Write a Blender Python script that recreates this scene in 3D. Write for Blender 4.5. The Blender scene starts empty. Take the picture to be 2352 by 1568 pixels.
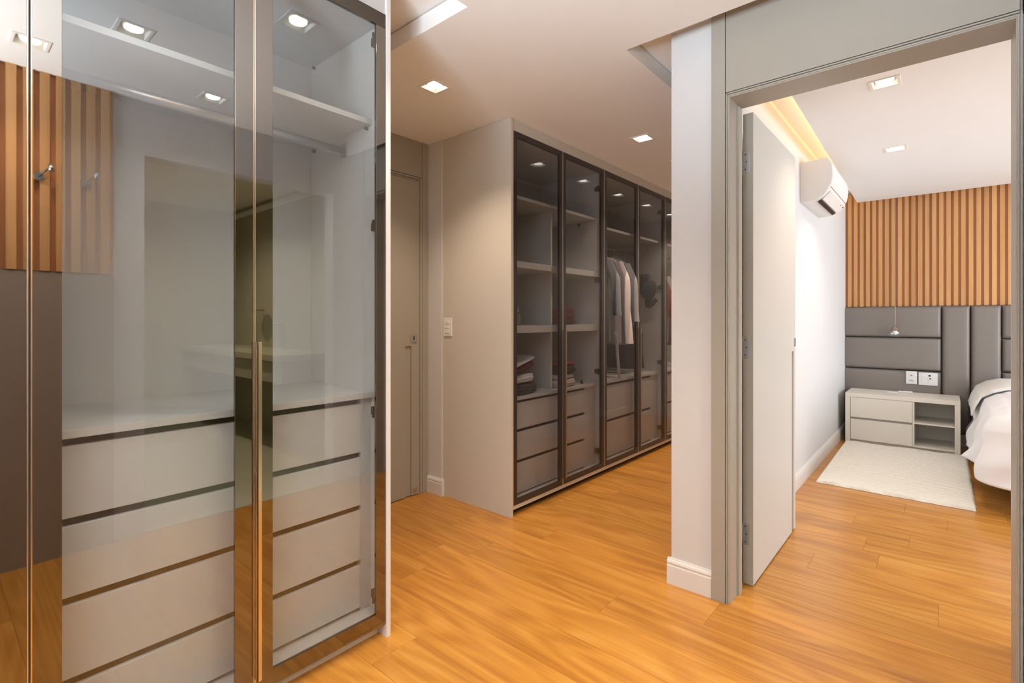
import bpy, bmesh, math, random
from mathutils import Vector, Matrix, noise
random.seed(7)
S = bpy.context.scene
COL = S.collection

# ------------------------------------------------------------------ camera, world, light, exposure
FPX = 1157.0
YAW = math.atan(994 / FPX)                      # camera looks forward-left of +Y
cam_d = bpy.data.cameras.new('camera'); cam = bpy.data.objects.new('camera', cam_d)
COL.objects.link(cam); S.camera = cam
cam.location = (0, 0, 1.2); cam.rotation_euler = (math.pi / 2, 0, YAW)
cam_d.sensor_width = 36; cam_d.lens = 36 * FPX / 2352
cam_d.shift_y = -51 / 2352
cam_d.clip_start = .02
S.view_settings.view_transform = 'Standard'; S.view_settings.look = 'None'
S.view_settings.gamma = 1; S.view_settings.use_curve_mapping = False
S.view_settings.exposure = 0.0

W = bpy.data.worlds.new('world'); S.world = W; W.use_nodes = True
W.node_tree.nodes['Background'].inputs[0].default_value = (.62, .78, 1, 1)
W.node_tree.nodes['Background'].inputs[1].default_value = 1.5

def area(name, loc, rot, sx, sy, power, col, spread=180):
    l = bpy.data.lights.new(name, 'AREA'); l.shape = 'RECTANGLE'; l.size = sx; l.size_y = sy
    l.energy = power; l.color = col; l.spread = math.radians(spread)
    o = bpy.data.objects.new(name, l); COL.objects.link(o); o.location = loc; o.rotation_euler = rot
    return o
R90 = math.pi / 2
# daylight through the bedroom window (in the +X wall) and the dressing-room window (behind the camera)
area('daylight_bedroom', (3.75, 4.6, 1.45), (0, R90, 0), 1.9, 2.4, 162, (.90, .955, 1))
area('daylight_dressing', (-.35, -1.22, 1.30), (R90 + math.radians(58), 0, 0), .95, .8, 125, (.76, .88, 1), 105)
DOWN_W = 30.0
WARM = (1, .80, .60)

# ------------------------------------------------------------------ materials
def mat(name, col, rough=.5, metal=0, coat=0, coat_rough=.05, coat_ior=1.5, ior=1.45, emit=None, estr=0, alpha=None, trans=0, noise_amt=0, nscale=8, bump=0, bscale=60, sheen=0):
    m = bpy.data.materials.new(name); m.use_nodes = True
    nt = m.node_tree; b = nt.nodes['Principled BSDF']
    b.inputs['Base Color'].default_value = (*col, 1); b.inputs['Roughness'].default_value = rough
    b.inputs['Metallic'].default_value = metal; b.inputs['IOR'].default_value = ior
    b.inputs['Coat Weight'].default_value = coat; b.inputs['Coat Roughness'].default_value = coat_rough
    b.inputs['Coat IOR'].default_value = coat_ior; b.inputs['Transmission Weight'].default_value = trans
    b.inputs['Sheen Weight'].default_value = sheen
    if emit: b.inputs['Emission Color'].default_value = (*emit, 1); b.inputs['Emission Strength'].default_value = estr
    tc = nt.nodes.new('ShaderNodeTexCoord')
    n = nt.nodes.new('ShaderNodeTexNoise'); n.inputs['Scale'].default_value = nscale; n.inputs['Detail'].default_value = 4
    nt.links.new(tc.outputs['Object'], n.inputs['Vector'])
    mx = nt.nodes.new('ShaderNodeMix'); mx.data_type = 'RGBA'
    a = noise_amt or .012
    mx.inputs[6].default_value = (*[max(0, c * (1 - a)) for c in col], 1); mx.inputs[7].default_value = (*[min(1, c * (1 + a)) for c in col], 1)
    nt.links.new(n.outputs['Fac'], mx.inputs[0]); nt.links.new(mx.outputs[2], b.inputs['Base Color'])
    if bump:
        n2 = nt.nodes.new('ShaderNodeTexNoise'); n2.inputs['Scale'].default_value = bscale; n2.inputs['Detail'].default_value = 3
        nt.links.new(tc.outputs['Object'], n2.inputs['Vector'])
        bp = nt.nodes.new('ShaderNodeBump'); bp.inputs['Strength'].default_value = bump; bp.inputs['Distance'].default_value = .01
        nt.links.new(n2.outputs['Fac'], bp.inputs['Height']); nt.links.new(bp.outputs['Normal'], b.inputs['Normal'])
    return m

def wood(name, c_dark, c_mid, c_light, axis, scale=1.0, rough=.3, coat=0.0, arches=True, vary=.12):
    """procedural wood; grain along `axis` of the object coordinates, shifted per object"""
    m = bpy.data.materials.new(name); m.use_nodes = True
    nt = m.node_tree; L = nt.links; N = nt.nodes; b = N['Principled BSDF']
    b.inputs['Roughness'].default_value = rough; b.inputs['Coat Weight'].default_value = coat; b.inputs['Coat Roughness'].default_value = .12
    tc = N.new('ShaderNodeTexCoord'); oi = N.new('ShaderNodeObjectInfo')
    mul = N.new('ShaderNodeMath'); mul.operation = 'MULTIPLY'; mul.inputs[1].default_value = 37.0
    L.new(oi.outputs['Random'], mul.inputs[0])
    cmb = N.new('ShaderNodeCombineXYZ')
    for i in range(3): L.new(mul.outputs[0], cmb.inputs[i])
    add = N.new('ShaderNodeVectorMath'); add.operation = 'ADD'
    L.new(tc.outputs['Object'], add.inputs[0]); L.new(cmb.outputs[0], add.inputs[1])
    mp = N.new('ShaderNodeMapping'); L.new(add.outputs[0], mp.inputs[0])
    sc = [9 * scale] * 3; sc[axis] = (1.5 if arches else .9) * scale; mp.inputs['Scale'].default_value = sc
    warp = N.new('ShaderNodeTexNoise'); warp.inputs['Scale'].default_value = .42; warp.inputs['Detail'].default_value = 1.5
    L.new(mp.outputs[0], warp.inputs['Vector'])
    # contour rings of a smooth noise give cathedral arches
    rings = N.new('ShaderNodeMath'); rings.operation = 'MULTIPLY'; rings.inputs[1].default_value = 78 if arches else 12
    L.new(warp.outputs['Fac'], rings.inputs[0])
    sn = N.new('ShaderNodeMath'); sn.operation = 'SINE'; sn2 = N.new('ShaderNodeMath'); sn2.operation = 'MULTIPLY_ADD'
    sn2.inputs[1].default_value = .5; sn2.inputs[2].default_value = .5
    m6 = N.new('ShaderNodeMath'); m6.operation = 'MULTIPLY'; m6.inputs[1].default_value = 6.283
    L.new(rings.outputs[0], sn.inputs[0]); L.new(sn.outputs[0], sn2.inputs[0])
    mp2 = N.new('ShaderNodeMapping'); L.new(add.outputs[0], mp2.inputs[0])
    sc2 = [150 * scale] * 3; sc2[axis] = 3 * scale; mp2.inputs['Scale'].default_value = sc2
    fine = N.new('ShaderNodeTexNoise'); fine.inputs['Scale'].default_value = .5; fine.inputs['Detail'].default_value = 3
    L.new(mp2.outputs[0], fine.inputs['Vector'])
    mp3 = N.new('ShaderNodeMapping'); L.new(add.outputs[0], mp3.inputs[0])
    sc3 = [14 * scale] * 3; sc3[axis] = 1.2 * scale; mp3.inputs['Scale'].default_value = sc3
    brd = N.new('ShaderNodeTexNoise'); brd.inputs['Scale'].default_value = .7; brd.inputs['Detail'].default_value = 3
    L.new(mp3.outputs[0], brd.inputs['Vector'])
    s1 = N.new('ShaderNodeMath'); s1.operation = 'MULTIPLY'; s1.inputs[1].default_value = .15 if arches else .12; L.new(sn2.outputs[0], s1.inputs[0])
    s2 = N.new('ShaderNodeMath'); s2.operation = 'MULTIPLY_ADD'; s2.inputs[1].default_value = .42 if arches else .35; L.new(fine.outputs['Fac'], s2.inputs[0]); L.new(s1.outputs[0], s2.inputs[2])
    s3 = N.new('ShaderNodeMath'); s3.operation = 'MULTIPLY_ADD'; s3.inputs[1].default_value = .46 if arches else .75; L.new(brd.outputs['Fac'], s3.inputs[0]); L.new(s2.outputs[0], s3.inputs[2])
    s4 = N.new('ShaderNodeMath'); s4.operation = 'SUBTRACT'; s4.inputs[1].default_value = .04 if arches else .15; L.new(s3.outputs[0], s4.inputs[0])
    cr = N.new('ShaderNodeValToRGB'); e = cr.color_ramp
    e.elements[0].position = .24 if arches else .18; e.elements[0].color = (*c_dark, 1); e.elements[1].position = .78 if arches else .85; e.elements[1].color = (*c_light, 1)
    k = e.elements.new(.5); k.color = (*c_mid, 1)
    L.new(s4.outputs[0], cr.inputs[0])
    hs = N.new('ShaderNodeHueSaturation'); L.new(cr.outputs[0], hs.inputs['Color'])
    mr = N.new('ShaderNodeMapRange'); mr.inputs[3].default_value = 1 - vary; mr.inputs[4].default_value = 1 + vary
    L.new(oi.outputs['Random'], mr.inputs[0]); L.new(mr.outputs[0], hs.inputs['Value'])
    L.new(hs.outputs[0], b.inputs['Base Color'])
    return m

def glass_mat(name, tint, f0, extra):
    """clear tinted pane: straight-through transmission mixed with a mirror reflection that grows at grazing angles"""
    m = bpy.data.materials.new(name); m.use_nodes = True
    nt = m.node_tree; N = nt.nodes; L = nt.links; N.remove(N['Principled BSDF']); out = N['Material Output']
    tr = N.new('ShaderNodeBsdfTransparent'); tr.inputs[0].default_value = (*tint, 1)
    gl = N.new('ShaderNodeBsdfGlossy'); gl.inputs['Roughness'].default_value = 0.0; gl.inputs['Color'].default_value = (.96, .98, 1, 1)
    lw = N.new('ShaderNodeLayerWeight'); lw.inputs[0].default_value = .5
    pw = N.new('ShaderNodeMath'); pw.operation = 'POWER'; pw.inputs[1].default_value = 4.0; L.new(lw.outputs['Facing'], pw.inputs[0])
    mr = N.new('ShaderNodeMath'); mr.operation = 'MULTIPLY_ADD'; mr.inputs[1].default_value = extra; mr.inputs[2].default_value = f0
    L.new(pw.outputs[0], mr.inputs[0])
    mx = N.new('ShaderNodeMixShader'); L.new(mr.outputs[0], mx.inputs[0]); L.new(tr.outputs[0], mx.inputs[1]); L.new(gl.outputs[0], mx.inputs[2])
    L.new(mx.outputs[0], out.inputs[0])
    return m

M = dict(
    white_wall=mat('white_wall_paint', (.66, .65, .645), .85, bump=.04, bscale=220),
    ceiling=mat('ceiling_paint', (.87, .845, .81), .9),
    bed_ceiling=mat('bedroom_ceiling_paint', (.86, .855, .85), .9),
    greige=mat('greige_lacquer', (.385, .352, .298), .38),
    beige=mat('beige_laminate', (.62, .575, .50), .42),
    door=mat('door_lacquer', (.60, .575, .53), .42),
    grey_lam=mat('grey_white_laminate', (.60, .59, .57), .45),
    white_lam=mat('white_laminate', (.57, .555, .545), .35),
    base_white=mat('baseboard_white', (.74, .72, .70), .4),
    groove=mat('drawer_channel_bronze', (.035, .022, .018), .3, metal=.3),
    frame=mat('polished_bronze_frame', (.26, .235, .21), .02, metal=1, noise_amt=.03),
    frame2=mat('smoked_glass_frame', (.036, .029, .026), .6, ior=1.2, coat=1, coat_rough=.0, coat_ior=1.38),
    inner_frame=mat('bronze_inner_frame', (.05, .042, .038), .4, metal=.4),
    handle2=mat('bronze_handle', (.36, .31, .27), .4, metal=1),
    trim2=mat('satin_nickel_trim', (.72, .70, .68), .3, metal=1),
    trim=mat('champagne_edge_trim', (.80, .70, .58), .22, metal=1),
    glass=glass_mat('grey_reflective_glass', (.90, .915, .91), .075, .45),
    glass2=glass_mat('smoked_reflective_glass', (.83, .83, .84), .022, .40),
    chrome=mat('brushed_steel', (.62, .62, .62), .28, metal=1),
    dark_steel=mat('dark_hinge_steel', (.18, .16, .15), .35, metal=1),
    rod=mat('oval_aluminium_rod', (.62, .62, .62), .35, metal=1),
    plastic=mat('white_plastic', (.80, .79, .78), .3),
    black=mat('black_plastic', (.012, .012, .014), .4),
    leather=mat('taupe_leather', (.235, .205, .18), .42, bump=.15, bscale=260),
    dark_gap=mat('headboard_backing', (.04, .035, .03), .8),
    emit=mat('lamp_glow', (1, 1, 1), .5, emit=(1, .93, .80), estr=9),
    led=mat('led_strip_glow', (1, 1, 1), .5, emit=(1, .70, .32), estr=4),
    lamp_white=mat('downlight_white', (.85, .82, .76), .5),
    rug=mat('cream_pile', (.86, .82, .72), .95, noise_amt=.06, nscale=40, bump=.5, bscale=160, sheen=.3),
    linen=mat('white_linen', (.86, .85, .86), .85, noise_amt=.01, sheen=.2),
    coverlet=mat('quilted_coverlet', (.82, .80, .76), .9, bump=.5, bscale=90),
    bed_dark=mat('bed_base_fabric', (.20, .17, .15), .8),
    clear=glass_mat('clear_lamp_glass', (.97, .97, .97), .10, .6),
    brass=mat('copper_cone', (.42, .28, .20), .35, metal=.7),
    cord=mat('cord_fabric', (.42, .33, .27), .7),
    marble=mat('bathroom_marble', (.55, .54, .42), .25, noise_amt=.08, nscale=3),
    olive=mat('bathroom_wall', (.46, .45, .36), .6),
    mirror=mat('mirror_glass', (.9, .9, .9), .0, metal=1),
    taupe_panel=mat('taupe_wall_panel', (.36, .29, .23), .45),
    window_frame=mat('window_frame_white', (.8, .8, .8), .4),
)
M['floor'] = wood('floor_wood', (.40, .145, .018), (.56, .240, .038), (.69, .355, .080), 0, rough=.30, coat=.15, vary=.10)
M['slat'] = wood('slat_wood', (.50, .235, .085), (.66, .34, .13), (.78, .44, .19), 2, rough=.45, arches=False, vary=.07)
M['slat_back'] = wood('slat_backing_wood', (.52, .25, .11), (.60, .30, .14), (.66, .34, .17), 2, rough=.6, arches=False, vary=0)

# ------------------------------------------------------------------ helpers
WL = {}
def link(name, me, parent=None, loc=(0, 0, 0)):
    o = bpy.data.objects.new(name, me); COL.objects.link(o)
    loc = Vector(loc); WL[o.name] = loc
    if parent is not None:
        o.parent = parent; o.location = loc - WL[parent.name]
    else:
        o.location = loc
    return o
def tag(o, label=None, cat=None, group=None, kind=None):
    if label: o['label'] = label
    if cat: o['category'] = cat
    if group: o['group'] = group
    if kind: o['kind'] = kind
    return o
def thing(name, label, cat, loc=(0, 0, 0), group=None, kind=None):
    return tag(link(name, None, None, loc), label, cat, group, kind)
def bm_box(bm, x0, x1, y0, y1, z0, z1):
    v = [bm.verts.new(p) for p in ((x0,y0,z0),(x1,y0,z0),(x1,y1,z0),(x0,y1,z0),(x0,y0,z1),(x1,y0,z1),(x1,y1,z1),(x0,y1,z1))]
    for f in ((0,3,2,1),(4,5,6,7),(0,1,5,4),(1,2,6,5),(2,3,7,6),(3,0,4,7)): bm.faces.new([v[i] for i in f])
def finish(name, bm, m, parent=None, loc=None, smooth=False, bevel=0, seg=2):
    if loc is None:
        xs = [v.co for v in bm.verts]
        loc = Vector([(min(c[i] for c in xs) + max(c[i] for c in xs)) / 2 for i in range(3)])
        bmesh.ops.translate(bm, verts=bm.verts, vec=-loc)
    bmesh.ops.recalc_face_normals(bm, faces=bm.faces)
    me = bpy.data.meshes.new(name); bm.to_mesh(me); bm.free()
    me.materials.append(m)
    if smooth:
        for p in me.polygons: p.use_smooth = True
    o = link(name, me, parent, loc)
    if bevel:
        b = o.modifiers.new('bevel', 'BEVEL'); b.width = bevel; b.segments = seg; b.limit_method = 'ANGLE'
    return o
def box(name, parent, x0, x1, y0, y1, z0, z1, m, bevel=0):
    bm = bmesh.new(); bm_box(bm, min(x0,x1), max(x0,x1), min(y0,y1), max(y0,y1), min(z0,z1), max(z0,z1))
    return finish(name, bm, m, parent, bevel=bevel)
def boxes(name, parent, lst, m, bevel=0):
    bm = bmesh.new()
    for b in lst: bm_box(bm, *b)
    return finish(name, bm, m, parent, bevel=bevel)
def grid_solid(bm, us, vs, holes, put, t0, t1):
    """plate over the (u,v) rectangle grid with rectangular holes; put(u,v,t)->xyz. watertight"""
    cells = set()
    for i in range(len(us) - 1):
        for j in range(len(vs) - 1):
            cu, cv = (us[i] + us[i+1]) / 2, (vs[j] + vs[j+1]) / 2
            if not any(h[0] < cu < h[1] and h[2] < cv < h[3] for h in holes): cells.add((i, j))
    V = {}
    def vert(i, j, t):
        k = (i, j, t)
        if k not in V: V[k] = bm.verts.new(put(us[i], vs[j], t))
        return V[k]
    for (i, j) in cells:
        bm.faces.new([vert(i,j,t1), vert(i+1,j,t1), vert(i+1,j+1,t1), vert(i,j+1,t1)])
        bm.faces.new([vert(i,j,t0), vert(i,j+1,t0), vert(i+1,j+1,t0), vert(i+1,j,t0)])
        for (di, dj, a, b) in ((-1,0,(i,j),(i,j+1)), (1,0,(i+1,j),(i+1,j+1)), (0,-1,(i,j),(i+1,j)), (0,1,(i,j+1),(i+1,j+1))):
            if (i+di, j+dj) not in cells:
                bm.faces.new([vert(*a,t0), vert(*b,t0), vert(*b,t1), vert(*a,t1)])
def plate(name, parent, axis, u0, u1, v0, v1, t0, t1, holes, m, bevel=0):
    """axis: 'x','y','z' = normal. (u,v): x->(y,z), y->(x,z), z->(x,y)"""
    us = sorted({u0, u1} | {min(max(h[k], u0), u1) for h in holes for k in (0, 1)})
    vs = sorted({v0, v1} | {min(max(h[k], v0), v1) for h in holes for k in (2, 3)})
    put = {'x': lambda u, v, t: (t, u, v), 'y': lambda u, v, t: (u, t, v), 'z': lambda u, v, t: (u, v, t)}[axis]
    bm = bmesh.new(); grid_solid(bm, us, vs, holes, put, t0, t1)
    return finish(name, bm, m, parent, bevel=bevel)
def frame_ring(name, parent, axis, u0, u1, v0, v1, w, t0, t1, m, bevel=0):
    ws = w if isinstance(w, tuple) else (w, w, w, w)      # u0 side, u1 side, v0 side, v1 side
    return plate(name, parent, axis, u0, u1, v0, v1, t0, t1, [(u0 + ws[0], u1 - ws[1], v0 + ws[2], v1 - ws[3])], m, bevel)
def cyl(name, parent, p0, p1, r, m, seg=16, r2=None):
    p0, p1 = Vector(p0), Vector(p1); d = p1 - p0
    bm = bmesh.new()
    bmesh.ops.create_cone(bm, cap_ends=True, segments=seg, radius1=r, radius2=r if r2 is None else r2, depth=d.length)
    q = d.to_track_quat('Z', 'Y').to_matrix().to_4x4()
    bmesh.ops.transform(bm, matrix=Matrix.Translation((p0 + p1) / 2) @ q, verts=bm.verts)
    o = finish(name, bm, m, parent)
    for p in o.data.polygons: p.use_smooth = len(p.vertices) == 4
    return o
def tube(name, parent, pts, r, m, seg=8, sx=1, closed=False):
    bm = bmesh.new(); rings = []
    pts = [Vector(p) for p in pts]
    for i, p in enumerate(pts):
        a = pts[max(i-1, 0)]; b = pts[min(i+1, len(pts)-1)]
        t = (b - a).normalized(); up = Vector((0, 0, 1)) if abs(t.z) < .9 else Vector((1, 0, 0))
        n = t.cross(up).normalized(); k = n.cross(t)
        rings.append([bm.verts.new(p + n * math.cos(q) * r * sx + k * math.sin(q) * r) for q in [2*math.pi*j/seg for j in range(seg)]])
    for a, b in zip(rings, rings[1:]):
        for j in range(seg): bm.faces.new([a[j], a[(j+1) % seg], b[(j+1) % seg], b[j]])
    bm.faces.new(rings[0]); bm.faces.new(rings[-1])
    return finish(name, bm, m, parent, smooth=True)
def lathe(name, parent, prof, loc, m, seg=20, sx=1, sy=1):
    bm = bmesh.new(); rings = []
    for r, z in prof: rings.append([bm.verts.new((max(r, 1e-4) * math.cos(2*math.pi*j/seg) * sx, max(r, 1e-4) * math.sin(2*math.pi*j/seg) * sy, z)) for j in range(seg)])
    for a, b in zip(rings, rings[1:]):
        for j in range(seg): bm.faces.new([a[j], a[(j+1) % seg], b[(j+1) % seg], b[j]])
    bm.faces.new(rings[0]); bm.faces.new(rings[-1])
    return finish(name, bm, m, parent, loc=Vector(loc), smooth=True)
def surf(name, parent, nu, nv, fn, m, loc, thick=0, smooth=True, closed_u=False):
    bm = bmesh.new()
    g = [[bm.verts.new(fn(i / (nu - (0 if closed_u else 1)), j / (nv - 1))) for j in range(nv)] for i in range(nu)]
    for i in range(nu if closed_u else nu - 1):
        for j in range(nv - 1): bm.faces.new([g[i][j], g[(i+1) % nu][j], g[(i+1) % nu][j+1], g[i][j+1]])
    o = finish(name, bm, m, parent, loc=Vector(loc), smooth=smooth)
    if thick:
        s = o.modifiers.new('solid', 'SOLIDIFY'); s.thickness = thick; s.offset = -1
    return o
def struct(o, label, cat): return tag(o, label, cat, kind='structure')

# ------------------------------------------------------------------ room shell
XC = -1.600      # left wardrobe door face
XD = -1.986      # far wardrobe door face
CH = 2.42        # dropped ceiling
UH = 2.50        # upper ceiling in the slots

fl = struct(box('floor', None, -2.95, 3.9, -1.6, 6.6, -.12, -.018, M['slat_back']), 'orange-brown wide plank timber floor running through both rooms', 'floor')
row0, pitch = 1.60 - 16 * .1965, .1965
fixed = {0: [-2.03], 1: [-1.84, -1.075], 5: [-.02], 6: [-.505], 8: [-.323], 10: [-.412], 11: [.012]}
for r in range(-15, 26):
    y0 = 1.60 + r * pitch; y1 = y0 + pitch
    if y0 < -1.45 or y0 > 6.42: continue
    cuts = [c for c in fixed.get(r, [])]
    rr = random.Random(r * 13 + 5)
    x = min(cuts) if cuts else -2.2 + rr.random() * 1.3
    if not cuts: cuts = [x]
    while x > -2.9:
        x -= 1.25 + rr.random() * .7; cuts.append(x)
    x = max(cuts)
    while x < 3.8:
        x += 1.15 + rr.random() * .8; cuts.append(x)
    cuts = sorted(cuts)
    for a, b in zip(cuts, cuts[1:]):
        a, b = max(a, -2.9), min(b, 3.85)
        if b - a < .02: continue
        box('plank', fl, a + .0004, b - .0004, y0 + .0004, y1 - .0004, -.018, rr.random() * .0004, M['floor'])

DL = []          # downlights: (x, y, z, label, aim, group)
def dl(x, y, z, label, group=None, power=1.0): DL.append((x, y, z, label, group, power))
REFL = 'ceiling downlights seen only as reflections'
dl(-2.03, 1.74, CH, 'square ceiling downlight between glass wardrobe end and beige cabinet side', None, 1.5)
dl(-1.545, 3.15, CH, 'square ceiling downlight over the corridor of dark glass wardrobes, largest in that row')
dl(-1.55, 3.79, CH, 'square ceiling downlight half hidden behind the white pillar edge')
dl(-1.54, 4.436, CH, 'corridor downlight reflected near the top of the third smoked glass door', None, 1.4)
dl(-1.55, 5.04, CH, 'corridor downlight reflected near the top of the fourth smoked glass door', None, 1.4)
dl(-1.54, 5.66, CH, 'corridor downlight reflected in the last smoked door beside the pillar')
dl(-1.186, 1.00, CH, 'downlight reflected at the top of the right door of the large glass wardrobe')
dl(-.609, .572, CH, 'downlight reflected at the top of the wide glass door on the left')
dl(-.14, 1.034, CH, 'downlight reflected just below the bright ceiling edge, right of the reflected slats', None, .6)
dl(-.15, .30, CH, 'downlight reflected at the upper left corner across two bronze stiles', None, .6)
dl(-.231, 3.172, 2.40, 'larger square bedroom ceiling downlight just beyond the door head')
dl(-.262, 4.444, 2.40, 'smaller and farther square bedroom ceiling downlight, towards the slatted wall')
HS = .052      # half size of hole
def holes(z, dx=0): return [(x - HS, x + HS, y - HS, y + HS) for x, y, zz, *_ in DL if zz == z]
# dropped ceiling of the dressing room, with the recessed slot around the pillar wall and by the wardrobe
hz = holes(CH)
slots = [(-1.096, .23, 2.07, 6.2), (-2.95, -1.414, -1.6, 1.38)]
struct(plate('ceiling', None, 'z', -2.90, .22, -1.5, 6.1, CH, CH + .075, hz + slots, M['ceiling']), 'dropped beige-white plaster ceiling of the dressing room', 'ceiling')
struct(plate('ceiling', None, 'z', -2.95, .35, -1.6, 6.2, UH, UH + .06, [(-.80, .36, 2.36, 6.3)], M['ceiling']), 'upper ceiling seen in the recessed slots above the dressing room', 'ceiling')
# left wall with flush greige door
struct(box('wall_left', None, -2.95, -2.762, -1.6, 6.1, 0, UH, M['greige']), 'greige wall behind the flush door at the corridor end', 'wall')
w = struct(thing('trim_1', None, None), 'greige panelling and casing around the flush door at far left', 'door frame')
box('casing', w, -2.762, -2.738, 2.2385, 2.290, 0, CH, M['greige'], .0015)
box('upper_panel', w, -2.762, -2.741, 1.25, 2.2365, 2.176, CH, M['greige'], .0015)
box('frame_head', w, -2.762, -2.741, 1.25, 2.218, 2.160, 2.172, M['greige'], .0015)
box('frame_head', w, -2.762, -2.746, 1.25, 2.204, 2.148, 2.158, M['greige'], .0015)
box('frame_side', w, -2.762, -2.741, 2.2205, 2.2365, 0, 2.172, M['greige'], .0015)
box('frame_side', w, -2.762, -2.746, 2.206, 2.2185, 0, 2.158, M['greige'], .0015)
d1 = struct(thing('door_1', None, None, (-2.74, 1.8, 0)), 'closed flush greige door with vertical groove pull beside the light switch wall', 'door')
bm = bmesh.new()
bm_box(bm, -2.762, -2.752, 1.38, 2.204, .006, 2.144)
grid_solid(bm, [1.38, 2.093, 2.145, 2.204], [.006, 1.02, 2.144], [(2.093, 2.145, 0, 1.02)], lambda u, v, t: (t, u, v), -2.752, -2.740)
finish('leaf', bm, M['greige'], d1)
lp = box('lock_plate', d1, -2.740, -2.733, 2.135, 2.185, 1.044, 1.098, M['chrome'], .002)
box('keyhole', lp, -2.7335, -2.732, 2.156, 2.164, 1.058, 1.086, M['black'])
cyl('door_stop', d1, (-2.740, 2.172, .045), (-2.733, 2.172, .045), .016, M['chrome'])
# stub wall right of that door
struct(box('wall_back', None, -2.762, -2.600, 2.2905, 2.44, 0, CH, M['white_wall']), 'narrow white wall strip between greige door and beige cabinet side', 'wall')
# pillar / partition wall between corridor and bedroom
struct(plate('wall_middle', None, 'x', 2.2165, 6.38, 0, UH, -.945, -.800, [], M['white_wall']), 'white partition between dressing corridor and bedroom', 'wall')
struct(box('wall_front', None, -.800, -.6985, 2.2165, 2.36, 0, UH, M['white_wall']), 'white wall beside the bedroom door frame', 'wall')
struct(box('wall_front', None, -.6985, .25, 2.2165, 2.36, 2.146, UH, M['greige']), 'lintel wall over the bedroom doorway', 'wall')
struct(box('wall_front', None, .183, 3.75, 2.46, 2.58, 0, UH, M['white_wall']), 'bedroom wall on the doorway side', 'wall')
struct(box('wall_front', None, .183, .33, 2.2165, 2.46, 0, UH, M['white_wall']), 'short wall right of the bedroom doorway', 'wall')
struct(box('wall_back', None, -2.762, -.945, 5.95, 6.08, 0, UH, M['white_wall']), 'white end wall of the wardrobe corridor', 'wall')
# bedroom
struct(box('wall_back', None, -.945, 3.75, 6.40, 6.52, 0, 2.66, M['white_wall']), 'bedroom wall behind headboard and slats', 'wall')
struct(plate('wall_right', None, 'x', 2.46, 6.52, 0, 2.66, 3.55, 3.67, [(3.4, 5.8, .5, 2.4)], M['white_wall']), 'bedroom window wall', 'wall')
wn = struct(thing('window_1', None, None, (3.6, 4.6, .5)), 'large bedroom window out of view on the right', 'window')
frame_ring('window_frame', wn, 'x', 3.4, 5.8, .5, 2.4, .05, 3.58, 3.64, M['window_frame'])
box('window_mullion', wn, 3.585, 3.635, 4.57, 4.63, .55, 2.35, M['window_frame'])
hz2 = holes(2.40)
bm = bmesh.new()
us = sorted({-.02, 3.6} | {c for h in hz2 for c in h[:2]} - {-.02}); us = sorted(set([-.50, 3.6] + [c for h in hz2 for c in h[:2]]))
vs = sorted(set([2.40, 6.25] + [c for h in hz2 for c in h[2:]]))
grid_solid(bm, us, vs, hz2, lambda u, v, t: (u, v, t), 2.40, 2.445)
bm_v = [(-.61, 2.40), (-.50, 2.40), (-.50, 6.25), (-.685, 6.25)]
lo = [bm.verts.new((x, y, 2.40)) for x, y in bm_v]; hi = [bm.verts.new((x, y, 2.445)) for x, y in bm_v]
bm.faces.new(lo); bm.faces.new(hi)
for i in (0, 3, 2): bm.faces.new([lo[i], lo[(i+1) % 4], hi[(i+1) % 4], hi[i]])
struct(finish('ceiling', bm, M['bed_ceiling']), 'dropped white bedroom ceiling with a cove along the left wall', 'ceiling')
struct(box('ceiling', None, -.93, 3.7, 2.36, 6.5, 2.53, 2.60, M['bed_ceiling']), 'upper bedroom ceiling inside the glowing cove', 'ceiling')
led = tag(box('led_strip', None, -.612, -.600, 2.62, 6.2, 2.4452, 2.452, M['led']), 'warm light strip hidden in the cove above the air conditioner', 'light strip')
a_led = area('cove_glow', (-.625, 4.4, 2.468), (0, math.radians(128), math.radians(1.2)), .02, 3.6, 3.0, (1, .62, .26))

def baseboard(name, p0, p1, nrm, label, h=.115):
    """skirting with a stepped top from p0 to p1, sticking out along nrm"""
    prof = [(0, 0), (.016, 0), (.016, .082), (.013, .086), (.013, .092), (.016, .095), (.014, .103), (.008, .110), (.006, h), (0, h)]
    p0, p1, n = Vector((*p0, 0)), Vector((*p1, 0)), Vector((*nrm, 0))
    bm = bmesh.new()
    a = [bm.verts.new(p0 + n * t + Vector((0, 0, z))) for t, z in prof]; b = [bm.verts.new(p1 + n * t + Vector((0, 0, z))) for t, z in prof]
    k = len(prof)
    for i in range(k): bm.faces.new([a[i], a[(i+1) % k], b[(i+1) % k], b[i]])
    bm.faces.new(a); bm.faces.new(b)
    return struct(finish(name, bm, M['base_white']), label, 'baseboard')
baseboard('baseboard_front', (-.961, 2.2165), (-.762, 2.2165), (0, -1), 'stepped white skirting at the foot of the white pillar')
baseboard('baseboard_middle', (-.945, 2.2165), (-.945, 5.95), (-1, 0), 'white skirting along the corridor side of the partition, reflected in the dark doors')
baseboard('baseboard_left', (-2.736, 2.2905), (-2.584, 2.2905), (0, -1), 'short white skirting beside the greige flush door')
baseboard('baseboard_left', (-2.600, 2.2905), (-2.600, 2.30), (1, 0), 'skirting return at the white wall strip')
baseboard('baseboard_right', (-.800, 2.40), (-.800, 6.38), (1, 0), 'white skirting along the bedroom side wall')
baseboard('baseboard_back', (-.78, 6.40), (3.5, 6.40), (0, -1), 'white skirting under the taupe headboard')

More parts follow.
